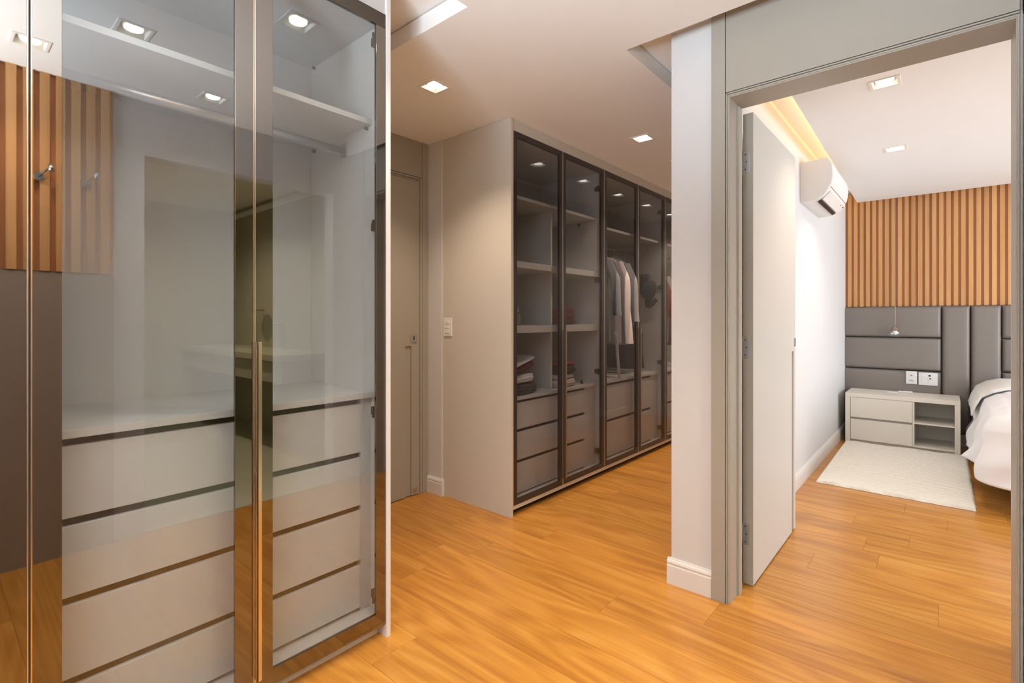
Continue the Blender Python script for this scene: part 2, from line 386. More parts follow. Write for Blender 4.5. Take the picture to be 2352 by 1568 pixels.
# bedroom door frame
df = struct(thing('trim_2', None, None, (-.26, 2.2, 0)), 'greige lacquered door frame with overhead panel around the bedroom doorway', 'door frame')
g = M['greige']
box('casing', df, -.760, -.7035, 2.196, 2.2165, 0, UH, g, .0012)
box('casing_bead', df, -.7010, -.6960, 2.199, 2.2165, 0, 2.150, g, .001)
box('casing_bead', df, -.6945, -.6885, 2.202, 2.2165, 0, 2.144, g, .001)
box('overhead_panel', df, -.7010, .176, 2.1985, 2.2165, 2.1555, UH, g, .0012)
box('head_bead', df, -.6955, .176, 2.199, 2.2165, 2.147, 2.1525, g, .001)
box('head_bead', df, -.6880, .172, 2.202, 2.2165, 2.1385, 2.1450, g, .001)
box('jamb', df, -.6985, -.686, 2.205, 2.362, 0, 2.134, g, .001)
box('jamb', df, .168, .1825, 2.205, 2.362, 0, 2.134, g, .001)
box('door_head', df, -.6985, .1825, 2.205, 2.362, 2.134, 2.146, g, .001)
box('casing_bead', df, .171, .1755, 2.202, 2.2165, 0, 2.144, g, .001)
box('casing_bead', df, .1775, .1825, 2.199, 2.2165, 0, 2.150, g, .001)
box('casing', df, .1855, .1975, 2.196, 2.2165, 0, UH, g, .0012)
box('doorstop', df, -.686, -.676, 2.30, 2.34, 0, 2.124, g)
# right wall of the dressing room (beside the camera): slats, opening to the bathroom
struct(plate('wall_right', None, 'x', -1.45, 2.2165, 0, UH, .200, .320, [(.80, 1.95, -1, 2.12)], M['white_wall']), 'dressing room wall beside the camera with bathroom opening', 'wall')
wb = struct(plate('wall_back', None, 'y', -2.762, .32, 0, UH, -.95, -.86, [(-.85, .15, .85, 2.38)], M['white_wall']), 'wall behind the camera with window', 'wall')
wn = struct(thing('window_2', None, None, (-.35, -.91, .85)), 'window behind the camera', 'window')
frame_ring('window_frame', wn, 'y', -.85, .15, .85, 2.38, .04, -.93, -.88, M['window_frame'])
box('window_mullion', wn, -.365, -.335, -.925, -.885, .89, 2.34, M['window_frame'])
sp = tag(link('slatted_panel', None, None, (.19, -.3, 1.4)), 'vertical timber slats reflected in the left wardrobe doors', 'wall panel')
box('backing', sp, .192, .1995, -.855, .66, 1.44, 2.42, M['slat_back'])
for k in range(24):
    y = .64 - k * .0595
    box('slat', sp, .172, .192, y - .036, y, 1.44, 2.42, M['slat'])
tp = tag(box('wainscot_panel', None, .180, .1995, -.855, .66, 0, 1.435, M['taupe_panel']), 'dark taupe panel under the reflected slats', 'wall panel')
# bathroom behind the opening (seen only in reflection)
struct(box('floor', None, .20, 3.4, .60, 2.46, -.018, .004, M['marble']), 'pale marble bathroom floor seen in reflection', 'floor')
struct(box('wall_right', None, 3.40, 3.50, .45, 2.46, 0, UH, M['olive']), 'bathroom end wall', 'wall')
struct(box('wall_front', None, .32, 3.50, .45, .58, 0, UH, M['olive']), 'bathroom side wall', 'wall')
struct(box('wall_back', None, .335, 3.40, 2.435, 2.459, 0, UH, M['olive']), 'bathroom wall behind the vanity', 'wall')
struct(box('ceiling', None, .32, 3.50, .50, 2.46, UH, UH + .05, M['ceiling']), 'bathroom ceiling', 'ceiling')
v = thing('bathroom_vanity', 'olive stone vanity counter seen only as a reflection in the wardrobe glass', 'vanity', (2.2, 2.1, .66))
box('cabinet', v, .95, 3.35, 1.92, 2.43, .66, .84, M['olive'], .003)
box('counter', v, .93, 3.37, 1.89, 2.434, .845, .90, M['marble'], .003)
tube('tap', v, [(1.7, 2.30, .90), (1.7, 2.30, 1.10), (1.7, 2.26, 1.16), (1.7, 2.18, 1.15)], .012, M['chrome'])
mrr = thing('shaving_mirror', 'round magnifying mirror reflected faintly in the wide glass door', 'mirror', (2.45, 2.35, 1.35))
cyl('mirror_disc', mrr, (2.40, 2.25, 1.35), (2.40, 2.27, 1.35), .11, M['mirror'], 32)
tube('arm', mrr, [(2.40, 2.265, 1.35), (2.5, 2.35, 1.30), (2.5, 2.43, 1.30)], .007, M['chrome'])
for bx_ in (1.2, 2.3):
    l_ = bpy.data.lights.new('spot', 'SPOT'); l_.energy = 90; l_.color = (1, .90, .70); l_.spot_size = math.radians(150); l_.spot_blend = .8; l_.shadow_soft_size = .05
    o_ = bpy.data.objects.new('bathroom_beam', l_); COL.objects.link(o_); o_.location = (bx_, 1.45, 2.47)
for i, (y, lb) in enumerate(((.40, 'small reading lamp with chrome head reflected on the leftmost bronze stile'), (.575, 'small reading lamp with chrome head reflected on the slats inside the wide glass door'))):
    t = thing('reading_lamp', lb, 'lamp', (.17, y, 1.94))
    cyl('base', t, (.172, y - .04, 1.90), (.160, y - .04, 1.90), .02, M['chrome'])
    tube('arm', t, [(.16, y - .04, 1.90), (.14, y - .02, 1.925), (.12, y, 1.945)], .004, M['dark_steel'])
    cyl('head', t, (.122, y, 1.955), (.118, y + .002, 1.925), .011, M['chrome'])

# ------------------------------------------------------------------ downlights
for x, y, z, label, group, power in DL:
    t = thing('ceiling_downlight', label, 'downlight', (x, y, z), group)
    h = HS
    frame_ring('trim_ring', t, 'z', x-h-.012, x+h+.012, y-h-.012, y+h+.012, .0135, z-.0035, z+.0005, M['lamp_white'], .001)
    bm = bmesh.new()
    grid_solid(bm, [x-h+.0005, x-h+.003, x+h-.003, x+h-.0005], [y-h+.0005, y-h+.003, y+h-.003, y+h-.0005], [(x-h+.003, x+h-.003, y-h+.003, y+h-.003)], lambda u, v, tt: (u, v, tt), z, z+.035)
    bm_box(bm, x-h+.0005, x+h-.0005, y-h+.0005, y+h-.0005, z+.035, z+.039)
    finish('housing', bm, M['lamp_white'], t)
    cyl('lamp_bezel', t, (x, y, z+.012), (x, y, z+.0345), .040, M['lamp_white'], 24)
    cyl('bulb', t, (x, y, z+.004), (x, y, z+.0118), .034, M['emit'], 24)
    l = bpy.data.lights.new('spot', 'SPOT'); l.energy = DOWN_W * power; l.color = WARM if z == CH else (1, .86, .70)
    l.spot_size = math.radians(115); l.spot_blend = .8; l.shadow_soft_size = .015
    o = bpy.data.objects.new('downlight_beam', l); COL.objects.link(o); o.location = (x, y, z - .016)

# ------------------------------------------------------------------ glass wardrobes
def glass_door(unit, x, y0, y1, z0, z1, g, handle=None, hinges=None, fw=.052, hz=(), hx=.03, fm='frame'):
    """door in the plane facing +X; glass pane let into a bronze frame, champagne edge strips"""
    d = frame_ring('door', unit, 'x', y0 + .0035, y1 - .0035, z0, z1, fw, x - .012, x, M[fm], .0006)
    frame_ring('inner_lip', d, 'x', y0 + .012, y1 - .012, z0 + .012, z1 - .012, fw * .45, x - .024, x - .0125, M['inner_frame'])
    box('glass_pane', d, x - .0055, x - .0015, y0 + .0035 + fw, y1 - .0035 - fw, z0 + fw, z1 - fw, g)
    for a, b in ((y0 + .0008, y0 + .0034), (y1 - .0034, y1 - .0008)):
        box('edge_strip', d, x - .013, x + .002, a, b, z0, z1, M['trim' if fm == 'frame' else 'trim2'])
    if handle:
        ya, yb, hz0, hz1 = handle
        boxes('handle', d, [(x + .0005, x + .022, ya, ya + .0025, hz0, hz1), (x + .019, x + .022, ya, yb, hz0, hz1)], M['trim' if fm == 'frame' else 'handle2'], .0006)
    if hinges is not None:
        side, yw = hinges
        for z in hz:
            s = -1 if side else 1
            hg = box('hinge', d, x - .062, x - .028, yw, yw + s * .024, z - .016, z + .016, M['dark_steel'], .002)
            box('hinge_cup', hg, x - .030, x - .0245, yw + s * .012, yw + s * .04, z - .022, z + .022, M['dark_steel'], .002)
    return d

def drawer_stack(unit, xf, y0, y1, faces, m, depth=.42, gy=.012):
    """faces: list of (z0, z1) of drawer fronts; a dark channel fills the gap above each"""
    for (z0, z1) in faces:
        d = box('drawer', unit, xf - .018, xf, y0 + .001, y1 - .001, z0, z1, m, .0012)
    for i in range(len(faces)):
        z0, z1 = faces[i]; top = faces[i+1][0] if i + 1 < len(faces) else None
        zt = z1 + .020
        box('finger_channel', unit, xf - .030, xf - .012, y0 + gy, y1 - gy, z1 + .0008, zt - .0005, M['groove'])

# ---- left wardrobe: two units A (right, doors 1-2) and B (left)
HZL = (2.255, 1.552, .852, .155)
def left_unit(ya, yb, label, last):
    u = thing('glass_wardrobe', label, 'wardrobe', (-1.9, (ya + yb) / 2, 0))
    wl = M['white_lam']; t = .018
    xb, xf = -2.165, -1.640
    ys = ya + t if True else ya
    box('side_panel', u, xb, xf, ya + .0005, ya + t, .055, 2.348, wl)
    if last:
        box('end_panel', u, -2.19, -1.596, yb - .0145, yb + .0045, 0, UH, M['base_white'], .001)
        ye = yb - .015
    else:
        ye = yb - t; box('side_panel', u, xb, xf, yb - t, yb - .0005, .055, 2.348, wl)
    box('back_panel', u, xb - .012, xb - .0005, ya, yb - .015, .055, 2.348, wl)
    box('bottom_board', u, xb, xf, ya + t, ye, .055, .085, wl)
    box('top_board', u, xb, xf, ya + t, ye, 2.325, 2.348, wl)
    box('header', u, xb, -1.606, ya, ye, 2.352, UH, wl, .001)
    box('plinth', u, -1.665, -1.648, ya, ye, 0, .036, M['beige'])
    box('base_rail', u, xb, -1.622, ya, ye, .037, .0548, M['beige'])
    box('worktop', u, xb, -1.677, ya + t + .0005, ye - .0005, .898, .920, wl, .001)
    box('shelf', u, xb, -1.690, ya + t + .0005, ye - .0005, 1.955, 1.975, wl, .001)
    drawer_stack(u, -1.695, ya + .060, ye - .045, [(.100, .260), (.282, .469), (.490, .671), (.692, .877)], wl)
    box('filler_strip', u, -1.715, -1.699, ya + t + .0005, ya + .059, .0855, .8975, wl)
    box('filler_strip', u, -1.715, -1.699, ye - .044, ye - .0005, .0855, .8975, wl)
    rd = cyl('hanging_rod', u, (-1.885, ya + t, 1.895), (-1.885, ye, 1.895), .014, M['rod'])
    for yy in (ya + t + .003, ye - .003): box('rod_bracket', u, -1.905, -1.865, yy - .003, yy + .003, 1.872, 1.925, M['chrome'])
    for zz in (1.947,):
        for xx in (-1.72, -2.13): cyl('shelf_pin', u, (xx, ye - .012, zz), (xx, ye, zz), .006, M['dark_steel'])
    cyl('shelf_pin', u, (-2.13, ye - .012, 2.318), (-2.13, ye, 2.318), .006, M['dark_steel'])
    mid = (ya + yb) / 2 + .003
    glass_door(u, XC, ya, mid, .052, 2.348, M['glass'], None, (False, ya + t + .001), hz=HZL)
    glass_door(u, XC, mid, yb - .0155 + .014, .052, 2.348, M['glass'], (mid + .0008, mid + .013, .10, 1.131), (True, ye - .001), hz=HZL)
    return u
left_unit(.157, 1.1465, 'large white wardrobe behind grey glass doors with four wide drawers, nearest unit', True)
left_unit(-.835, .156, 'next wardrobe unit at the left picture edge, only its bronze door stile showing', False)
struct(box('wall_back', None, -2.762, -2.192, 1.06, 1.149, 0, UH, M['white_wall']), 'wall closing the space behind the large wardrobe', 'wall')

# ---- far wardrobe row
bg = M['beige']
X2 = XD
def far_unit(ya, yb, label, left_end=False, mid=None, handle=True, shelves=(), top=(1.962, 1.982), work=(.690, .710), faces=(), cut=None, xwork=-2.035, hz=(2.2, 1.50, .80, .19), open_from=None):
    u = thing('smoked_glass_wardrobe', label, 'wardrobe', (-2.3, (ya + yb) / 2, 0))
    xb, xf, t = -2.60, -2.022, .018; wl = M['grey_lam']
    if left_end: box('end_panel', u, -2.60, -1.984, ya - .0215, ya - .001, 0, CH - .001, bg, .001)
    box('side_panel', u, xb + .012, xf, ya, ya + t, .066, 2.345, wl)
    box('side_panel', u, xb + .012, xf, yb - t, yb - .0005, .066, 2.345, wl)
    box('back_panel', u, xb, xb + .0115, ya, yb - .0005, .066, 2.345, wl)
    box('bottom_board', u, xb + .012, xf, ya + t, yb - t, .066, .088, wl)
    box('top_board', u, xb + .012, xf, ya + t, yb - t, 2.327, 2.345, wl)
    box('header', u, xb, -1.992, ya, yb - .0005, 2.352, CH - .001, bg, .001)
    box('base_rail', u, xb, -1.990, ya, yb - .0005, .040, .0645, bg, .001)
    box('plinth', u, -2.045, -2.03, ya, yb - .0005, 0, .0395, M['groove'])
    y0, y1 = ya + t + .0005, yb - t - .0005
    box('shelf', u, xb + .012, -2.045, y0, y1, *top, wl, .001)
    box('worktop', u, xb + .012, xwork, y0, y1, *work, wl, .001)
    drawer_stack(u, xwork - .012, y0 + .02, y1 - .16, faces, wl, gy=.02)
    box('filler_strip', u, xwork - .032, xwork - .016, y1 - .158, y1, .0885, work[0] - .0005, wl)
    mid = mid or (ya + yb) / 2
    glass_door(u, X2, ya, mid, .066, 2.346, M['glass2'], None, (False, ya + t + .001), hz=hz, fw=.035, fm='frame2')
    glass_door(u, X2, mid, yb, .066, 2.346, M['glass2'], (mid + .001, mid + .02, .11, 1.13), (True, yb - t - .001), hz=hz, fw=.035, fm='frame2')
    return u, y0, y1
u1, a0, a1 = far_unit(2.322, 3.400, 'smoked glass wardrobe nearest the beige side panel, with open shelves and folded clothes', True, mid=2.845,
    faces=[(.100, .290), (.310, .485), (.505, .672)])
box('divider', u1, -2.586, -2.105, 2.868, 2.886, .7105, 1.9615, M['grey_lam'])
for z0, z1 in ((1.525, 1.566), (1.113, 1.160)):
    box('shelf', u1, -2.587, -2.04, a0, 2.8675, z0, z1, M['grey_lam'], .001)
    box('shelf', u1, -2.587, -2.04, 2.8865, a1, z0, z1, M['grey_lam'], .001)
    box('shelf_nosing', u1, -2.0395, -2.028, a0, a1, z0, z1, M['grey_lam'], .001)
cyl('shelf_pin', u1, (-2.20, a1 - .012, 1.945), (-2.20, a1, 1.945), .008, M['dark_steel'])
u2, b0, b1 = far_unit(3.401, 4.515, 'middle smoked glass wardrobe with hanging shirts, coats and a dark cap', mid=3.965, faces=[(.100, .375), (.397, .668)], top=(1.915, 1.935))
u3, c0, c1 = far_unit(4.516, 5.640, 'smoked glass wardrobe cut off by the white pillar, with rust clothing', mid=5.07, faces=[(.100, .375), (.397, .668)], top=(1.915, 1.935))
for u, y0, y1 in ((u2, b0, b1), (u3, c0, c1)):
    cyl('hanging_rod', u, (-2.28, y0, 1.825), (-2.28, y1, 1.825), .013, M['rod'])
struct(box('wall_back', None, -2.762, -1.99, 5.642, 5.95, 0, CH, M['white_wall']), 'white filler wall past the last smoked wardrobe', 'wall')

# ------------------------------------------------------------------ light switch
sw = thing('light_switch', 'white triple light switch plate on the beige cabinet side', 'switch', (-2.543, 2.30, 1.147))
yy = 2.3005
box('plate', sw, -2.583, -2.503, yy - .009, yy, 1.086, 1.209, M['plastic'], .003)
for zc in (1.180, 1.150, 1.118): box('rocker', sw, -2.565, -2.522, yy - .013, yy - .0092, zc - .012, zc + .012, M['plastic'], .0015)

# ------------------------------------------------------------------ bedroom door leaf
d2 = struct(thing('door_2', None, None, (-.70, 2.40, 0)), 'open pale flush door standing at right angles in the bedroom doorway', 'door')
bm = bmesh.new()
bm_box(bm, -.692, -.665, 2.412, 3.250, .008, 2.126)
grid_solid(bm, [2.412, 3.165, 3.205, 3.250], [.008, 1.02, 2.126], [(3.165, 3.205, 0, 1.02)], lambda u, v, t: (t, u, v), -.665, -.650)
finish('leaf', bm, M['door'], d2)
box('edge_band', d2, -.692, -.650, 2.4112, 2.4118, .008, 2.126, M['greige'])
for z in (1.909, 1.073, .232):
    hg = box('hinge', d2, -.6915, -.664, 2.4095, 2.4118, z - .048, z + .048, M['chrome'], .0005)
    cyl('knuckle', hg, (-.6985, 2.408, z - .05), (-.6985, 2.408, z + .05), .0055, M['chrome'], 12)
    for dx, dz in ((-.014, .034), (-.006, 0), (-.014, -.034)): cyl('screw', hg, (-.674 + dx * .6, 2.4096, z + dz), (-.674 + dx * .6, 2.4085, z + dz), .0035, M['dark_steel'], 10)
box('lock_plate', d2, -.6645, -.648, 3.210, 3.2525, 1.046, 1.092, M['chrome'], .001)

# ------------------------------------------------------------------ slatted wall above the headboard
sw_ = tag(link('slatted_wall_panel', None, None, (.9, 6.39, 1.9)), 'wall of vertical honey-coloured timber slats above the bed headboard', 'wall panel')
box('backing', sw_, -.80, 2.5, 6.385, 6.3995, 1.335, 2.52, M['slat_back'])
gm = None
k = 0
while True:
    xg = -.789 + .0527 * k - .0527 + .0105; xe = xg + .0322
    if xg > 1.6: break
    if gm is None:
        o = box('slat', sw_, xg, xe, 6.366, 6.3848, 1.330, 2.515, M['slat']); gm = o
    else:
        c = gm.copy(); COL.objects.link(c); c.location.x = gm.location.x + .0527 * k
    k += 1
cyl('screw', sw_, (.185, 6.3849, 1.382), (.185, 6.380, 1.382), .006, M['plastic'], 10)

# ------------------------------------------------------------------ upholstered headboard
hb = tag(link('upholstered_headboard', None, None, (.5, 6.38, .7)), 'taupe leather headboard of padded rectangles filling the wall behind the bed', 'headboard')
box('backing', hb, -.826, 2.4, 6.375, 6.3845, .13, 1.325, M['dark_gap'])
def cushion(name, parent, x0, x1, z0, z1, yf, yb, m, r=.028, puff=.006):
    bm = bmesh.new(); n = 5
    def steps(a, b):
        e = [a + r * (1 - math.cos(q * math.pi / 2 / n)) for q in range(n)]; e2 = [b - (v - a) for v in reversed(e)]
        mid = [a + r + (b - a - 2*r) * i / 6 for i in range(7)]
        return sorted(set(e + mid + e2))
    xs, zs = steps(x0, x1), steps(z0, z1)
    def dep(x, z):
        def ed(v, a, b):
            d = min(v - a, b - v)
            return 0 if d >= r else 1 - math.sqrt(max(0, 1 - (1 - d / r) ** 2))
        e = 1 - (1 - ed(x, x0, x1)) * (1 - ed(z, z0, z1))
        p = puff * (1 - ((x - (x0+x1)/2) / ((x1-x0)/2)) ** 4) * (1 - ((z - (z0+z1)/2) / ((z1-z0)/2)) ** 4)
        return yf - p + e * (yb - yf) * .85
    g = [[bm.verts.new((x, dep(x, z), z)) for z in zs] for x in xs]
    for i in range(len(xs) - 1):
        for j in range(len(zs) - 1): bm.faces.new([g[i][j], g[i+1][j], g[i+1][j+1], g[i][j+1]])
    bd = [(i, 0) for i in range(len(xs))] + [(len(xs)-1, j) for j in range(1, len(zs))] + [(i, len(zs)-1) for i in range(len(xs)-2, -1, -1)] + [(0, j) for j in range(len(zs)-2, 0, -1)]
    bv = [bm.verts.new((g[i][j].co.x, yb, g[i][j].co.z)) for i, j in bd]
    for q in range(len(bd)):
        a, b = bd[q], bd[(q+1) % len(bd)]
        bm.faces.new([g[a[0]][a[1]], g[b[0]][b[1]], bv[(q+1) % len(bd)], bv[q]])
    bm.faces.new(bv)
    return finish(name, bm, m, parent, smooth=True)
rows_l = [(.118, .395), (.398, .694), (.697, 1.018), (1.021, 1.325)]
for z0, z1 in rows_l: cushion('padded_panel', hb, -.826, -.0235, z0, z1, 6.318, 6.3748, M['leather'])
for x0, x1 in ((-.0205, .1815), (.1845, .390)): cushion('padded_panel', hb, x0, x1, .118, 1.325, 6.318, 6.3748, M['leather'])
for z0, z1 in ((.118, .40), (.403, .720), (.723, 1.024), (1.027, 1.325)): cushion('padded_panel', hb, .393, 1.55, z0, z1, 6.318, 6.3748, M['leather'])
# wall plates on the headboard
o1 = thing('wall_socket', 'smaller upright white wall plate on the headboard with two stacked inserts', 'socket', (-.248, 6.308, .628))
box('plate', o1, -.291, -.206, 6.302, 6.311, .566, .690, M['plastic'], .003)
for z in (.652, .604): b = box('insert', o1, -.270, -.228, 6.2995, 6.3018, z - .012, z + .012, M['plastic'], .001)
box('slot', o1, -.256, -.242, 6.2985, 6.2994, .649, .655, M['black'])
tube('plugged_cable', o1, [(-.255, 6.298, .604), (-.25, 6.29, .607), (-.238, 6.289, .603), (-.233, 6.296, .600)], .004, M['chrome'])
o2 = thing('wall_socket', 'wider white wall plate on the headboard with six switches and two black squares', 'socket', (-.122, 6.308, .625))
box('plate', o2, -.193, -.052, 6.302, 6.311, .562, .684, M['plastic'], .003)
for ix, x in enumerate((-.147, -.098)):
    for z in (.655, .628, .601): box('insert', o2, x - .023, x + .023, 6.2995, 6.3018, z - .012, z + .012, M['plastic'], .001)
box('slot', o2, -.118, -.103, 6.2985, 6.2994, .648, .663, M['black']); box('slot', o2, -.111, -.101, 6.2985, 6.2994, .622, .633, M['black'])

# ------------------------------------------------------------------ nightstand
ns = thing('nightstand', 'low off-white nightstand with two drawers and two open cubbies beside the bed', 'nightstand', (-.32, 6.08, 0))
n_m = mat('nightstand_lacquer', (.82, .77, .68), .35)
yF, yB = 5.862, 6.300
box('top', ns, -.738, .104, yF, yB, .448, .486, n_m, .001)
for a, b in ((-.738, -.698), (.066, .104)): box('side_panel', ns, a, b, yF, yB, 0, .4475, n_m, .001)
box('back_panel', ns, -.6975, .0655, yB - .012, yB - .001, .02, .4475, n_m)
box('divider', ns, -.224, -.210, yF + .004, yB - .013, .0365, .4475, n_m)
box('bottom_board', ns, -.6975, .0655, yF + .022, yB - .013, .0365, .052, n_m)
box('bottom_edge', ns, -.2095, .0655, yF + .002, yF + .0215, .0365, .052, n_m)
box('shelf', ns, -.2095, .0655, yF + .002, yB - .013, .248, .262, n_m, .0008)
box('plinth', ns, -.6975, .0655, yF + .03, yF + .045, 0, .036, n_m)
for z0, z1 in ((.255, .446), (.040, .235)): box('drawer', ns, -.695, -.2255, yF + .002, yF + .020, z0, z1, n_m, .001)
box('finger_channel', ns, -.6945, -.226, yF + .012, yF + .030, .2355, .2545, mat('taupe_channel', (.36, .32, .28), .5))
tag(box('phone', None, -.43, -.345, 6.115, 6.165, .4861, .496, M['plastic'], .003), 'small white phone lying flat at the left on the nightstand', 'phone')
rm = thing('remote_control', 'white remote control lying right of the phone on the nightstand', 'remote', (-.29, 6.15, .486))
b_ = box('body', rm, -.345, -.235, 6.185, 6.222, .4861, .504, M['plastic'], .006)
box('screen', rm, -.335, -.305, 6.19, 6.215, .5041, .5046, M['black'])

# ------------------------------------------------------------------ rug
def rugf(u, v):
    cx = [(-.720, 4.266), (.150, 4.262), (.150, 5.852), (-.738, 5.846)]
    bx = (1-u)*(1-v)*cx[0][0] + u*(1-v)*cx[1][0] + u*v*cx[2][0] + (1-u)*v*cx[3][0]
    by = (1-u)*(1-v)*cx[0][1] + u*(1-v)*cx[1][1] + u*v*cx[2][1] + (1-u)*v*cx[3][1]
    e = min(u, 1-u, v*1.8, (1-v)*1.8)
    n1 = noise.noise(Vector((bx*3, by*3, 1))); n2 = noise.noise(Vector((bx*60, by*60, 3)))
    if e < 1e-6:
        bx += .006 * noise.noise(Vector((bx*25, by*25, 9))); by += .006 * noise.noise(Vector((bx*25, by*25, 5)))
    rid = abs(math.sin((by * 1.0 + .10 * math.sin(bx * 4 + 1) + .35 * bx * bx + n1 * .06) * math.pi / .075))
    h = .010 + (.019 * rid ** .7 + .004 * n2) * min(1, e / .015)
    if e < 1e-6: h = .002
    return (bx, by, h)
rg = surf('rug', None, 170, 260, rugf, M['rug'], (0, 0, 0))
tag(rg, 'cream shaggy rug with ridged pile on the timber floor before the nightstand', 'rug')

# ------------------------------------------------------------------ pendant lamp
pn = thing('pendant_lamp', 'small clear glass bubble pendant on a thin cord above the nightstand', 'lamp', (-.374, 6.262, 2.5))
PX, PY, PZ = -.374, 6.262, 1.061
cyl('canopy', pn, (PX, 6.31, 2.50), (PX, 6.31, 2.53), .028, M['brass'])
tube('cord', pn, [(PX, 6.31, 2.505), (PX, 6.300, 2.47), (PX, 6.272, 2.44), (PX, PY, 2.40), (PX, PY, 1.30), (PX, PY, 1.14)], .0024, M['cord'], 6)
cyl('sleeve', pn, (PX, PY, PZ + .075), (PX, PY, 1.355), .0045, M['cord'], 8)
lathe('cone', pn, [(.006, .038), (.009, .033), (.030, .004), (.032, 0), (.027, 0)], (PX, PY, PZ + .039), M['brass'])
lathe('glass_globe', pn, [(.025, .038), (.038, .026), (.0435, .006), (.043, -.010), (.037, -.024), (.023, -.034), (.008, -.037)], (PX, PY, PZ), M['clear'], 28)
lathe('led_core', pn, [(.004, .030), (.018, .024), (.020, .0), (.012, -.012), (.003, -.014)], (PX, PY, PZ), mat('frosted_core', (.9, .9, .9), .4))

# ------------------------------------------------------------------ air conditioner
ac = thing('air_conditioner', 'white split air conditioner high on the bedroom side wall behind the open door', 'air conditioner', (-.80, 4.5, 2.05))
prof = [(-.800, 2.335), (-.655, 2.345), (-.625, 2.335), (-.602, 2.29), (-.596, 2.22), (-.605, 2.16), (-.640, 2.095), (-.690, 2.062), (-.745, 2.052), (-.800, 2.052)]
def extr(name, parent, prof, y0, y1, m, smooth=False):
    bm = bmesh.new()
    a = [bm.verts.new((x, y0, z)) for x, z in prof]; b = [bm.verts.new((x, y1, z)) for x, z in prof]
    for i in range(len(prof)): bm.faces.new([a[i], a[(i+1) % len(prof)], b[(i+1) % len(prof)], b[i]])
    bm.faces.new(a); bm.faces.new(b)
    return finish(name, bm, m, parent, bevel=.002)
ac_m = mat('ac_shell', (.80, .79, .78), .35)
extr('end_cap', ac, prof, 4.150, 4.162, ac_m)
def smoothprof(p, k=4):
    out = []
    for i in range(len(p) - 1):
        p0, p1, p2, p3 = p[max(i-1, 0)], p[i], p[i+1], p[min(i+2, len(p)-1)]
        for t in [q / k for q in range(k)]:
            out.append(tuple(.5 * ((2*p1[c]) + (-p0[c]+p2[c])*t + (2*p0[c]-5*p1[c]+4*p2[c]-p3[c])*t*t + (-p0[c]+3*p1[c]-3*p2[c]+p3[c])*t**3) for c in (0, 1)))
    out.append(p[-1]); return out
fr = smoothprof(prof)
extr('shell', ac, [( x, z) for x, z in fr], 4.163, 4.880, ac_m)
extr('end_cap', ac, prof, 4.881, 4.893, ac_m)
# front cover line, louvre and outlet slot lie on the lower curve
extr('louvre', ac, [(-.618, 2.116), (-.668, 2.066), (-.664, 2.060), (-.612, 2.110)], 4.20, 4.84, ac_m)
extr('air_slot', ac, [(-.676, 2.064), (-.698, 2.054), (-.698, 2.048), (-.674, 2.059)], 4.22, 4.82, M['black'])
extr('cover_seam', ac, [(-.6115, 2.142), (-.6135, 2.1385), (-.6115, 2.1375), (-.6095, 2.141)], 4.17, 4.875, M['taupe_panel'])
for yy, ln in ((4.79, .04), (4.70, .02)): extr('display_mark', ac, [(-.622, 2.104), (-.627, 2.099), (-.624, 2.096), (-.619, 2.101)], yy, yy + ln, M['black'])

# ------------------------------------------------------------------ bed
bed = thing('bed', 'bed with rumpled white sheets hanging to the floor at the right edge of the doorway', 'bed', (.95, 5.2, 0))
box('base', bed, .34, 1.75, 4.60, 6.26, .10, .30, M['bed_dark'], .01)
for x in (.45, 1.65):
    for y in (4.75, 6.15): cyl('leg', bed, (x, y, 0), (x, y, .10), .025, M['bed_dark'])
box('mattress', bed, .26, 1.78, 4.36, 6.28, .30, .56, M['linen'], .04)
def N3(x, y, z): return noise.noise(Vector((x, y, z)))
RC = .16
def edge_path(u):
    """outline of the bed top: down the left side, round the foot corner, along the foot"""
    xl, yf = .235, 4.33
    L1_, A_, L2_ = 6.24 - (yf + RC), RC * math.pi / 2, 1.35
    s = u * (L1_ + A_ + L2_)
    if s < L1_: return xl, 6.24 - s, -1, 0
    if s < L1_ + A_:
        a = (s - L1_) / RC; return xl + RC - RC * math.cos(a), yf + RC - RC * math.sin(a), -math.cos(a), -math.sin(a)
    return xl + RC + s - L1_ - A_, yf, 0, -1
PR = [(.105, .19), (.085, .26), (.065, .34), (.05, .42), (.035, .50), (.0, .575), (-.07, .625), (-.18, .648), (-.36, .66), (-.62, .665), (-.9, .67)]
def duvet(u, v):
    x, y, nx, ny = edge_path(u); q = v * (len(PR) - 1); i = min(int(q), len(PR) - 2); f = q - i
    o = max(-.10, PR[i][0] * (1 - f) + PR[i+1][0] * f); z = PR[i][1] * (1 - f) + PR[i+1][1] * f
    low = max(0, min(1, (.60 - z) / .4)); s = u * 22
    o += low * (.030 * math.sin(s * 1.5 + .8 + z * 3) + .030 * N3(s * .42, z * 2.0, 3) + .02 * N3(s * 1.7, z * 3, 5)) - .075 * (1 - u) ** 4 * low
    if z < .30: z += (.05 * N3(s * .45, 0, 8) + .02 * math.sin(s * .9)) * min(1, (.30 - z) / .11)
    if z > .55: z += .014 * N3(x * 5 + nx * o * 3, y * 4 + ny * o * 3, 2) + .008 * N3(x * 13 - nx * o * 8, y * 11 - ny * o * 8, 7)
    # diagonal creases on the hanging part
    o += .014 * low * math.sin(s * 2.3 - z * 26 + 3 * N3(s * .3, z, 1))
    px_, py_ = x + nx * o, y + ny * o
    if v > .62:
        t = ((v - .62) / .38) ** 1.3
        tx = (.58, y) if nx < -.98 else ((px_, 6.24) if x > .58 else (.58, 4.46))
        px_, py_ = px_ + (tx[0] - px_) * t, py_ + (tx[1] - py_) * t
    return (px_, py_, z)
surf('duvet', bed, 300, 61, duvet, M['linen'], (0, 0, 0), thick=.010)
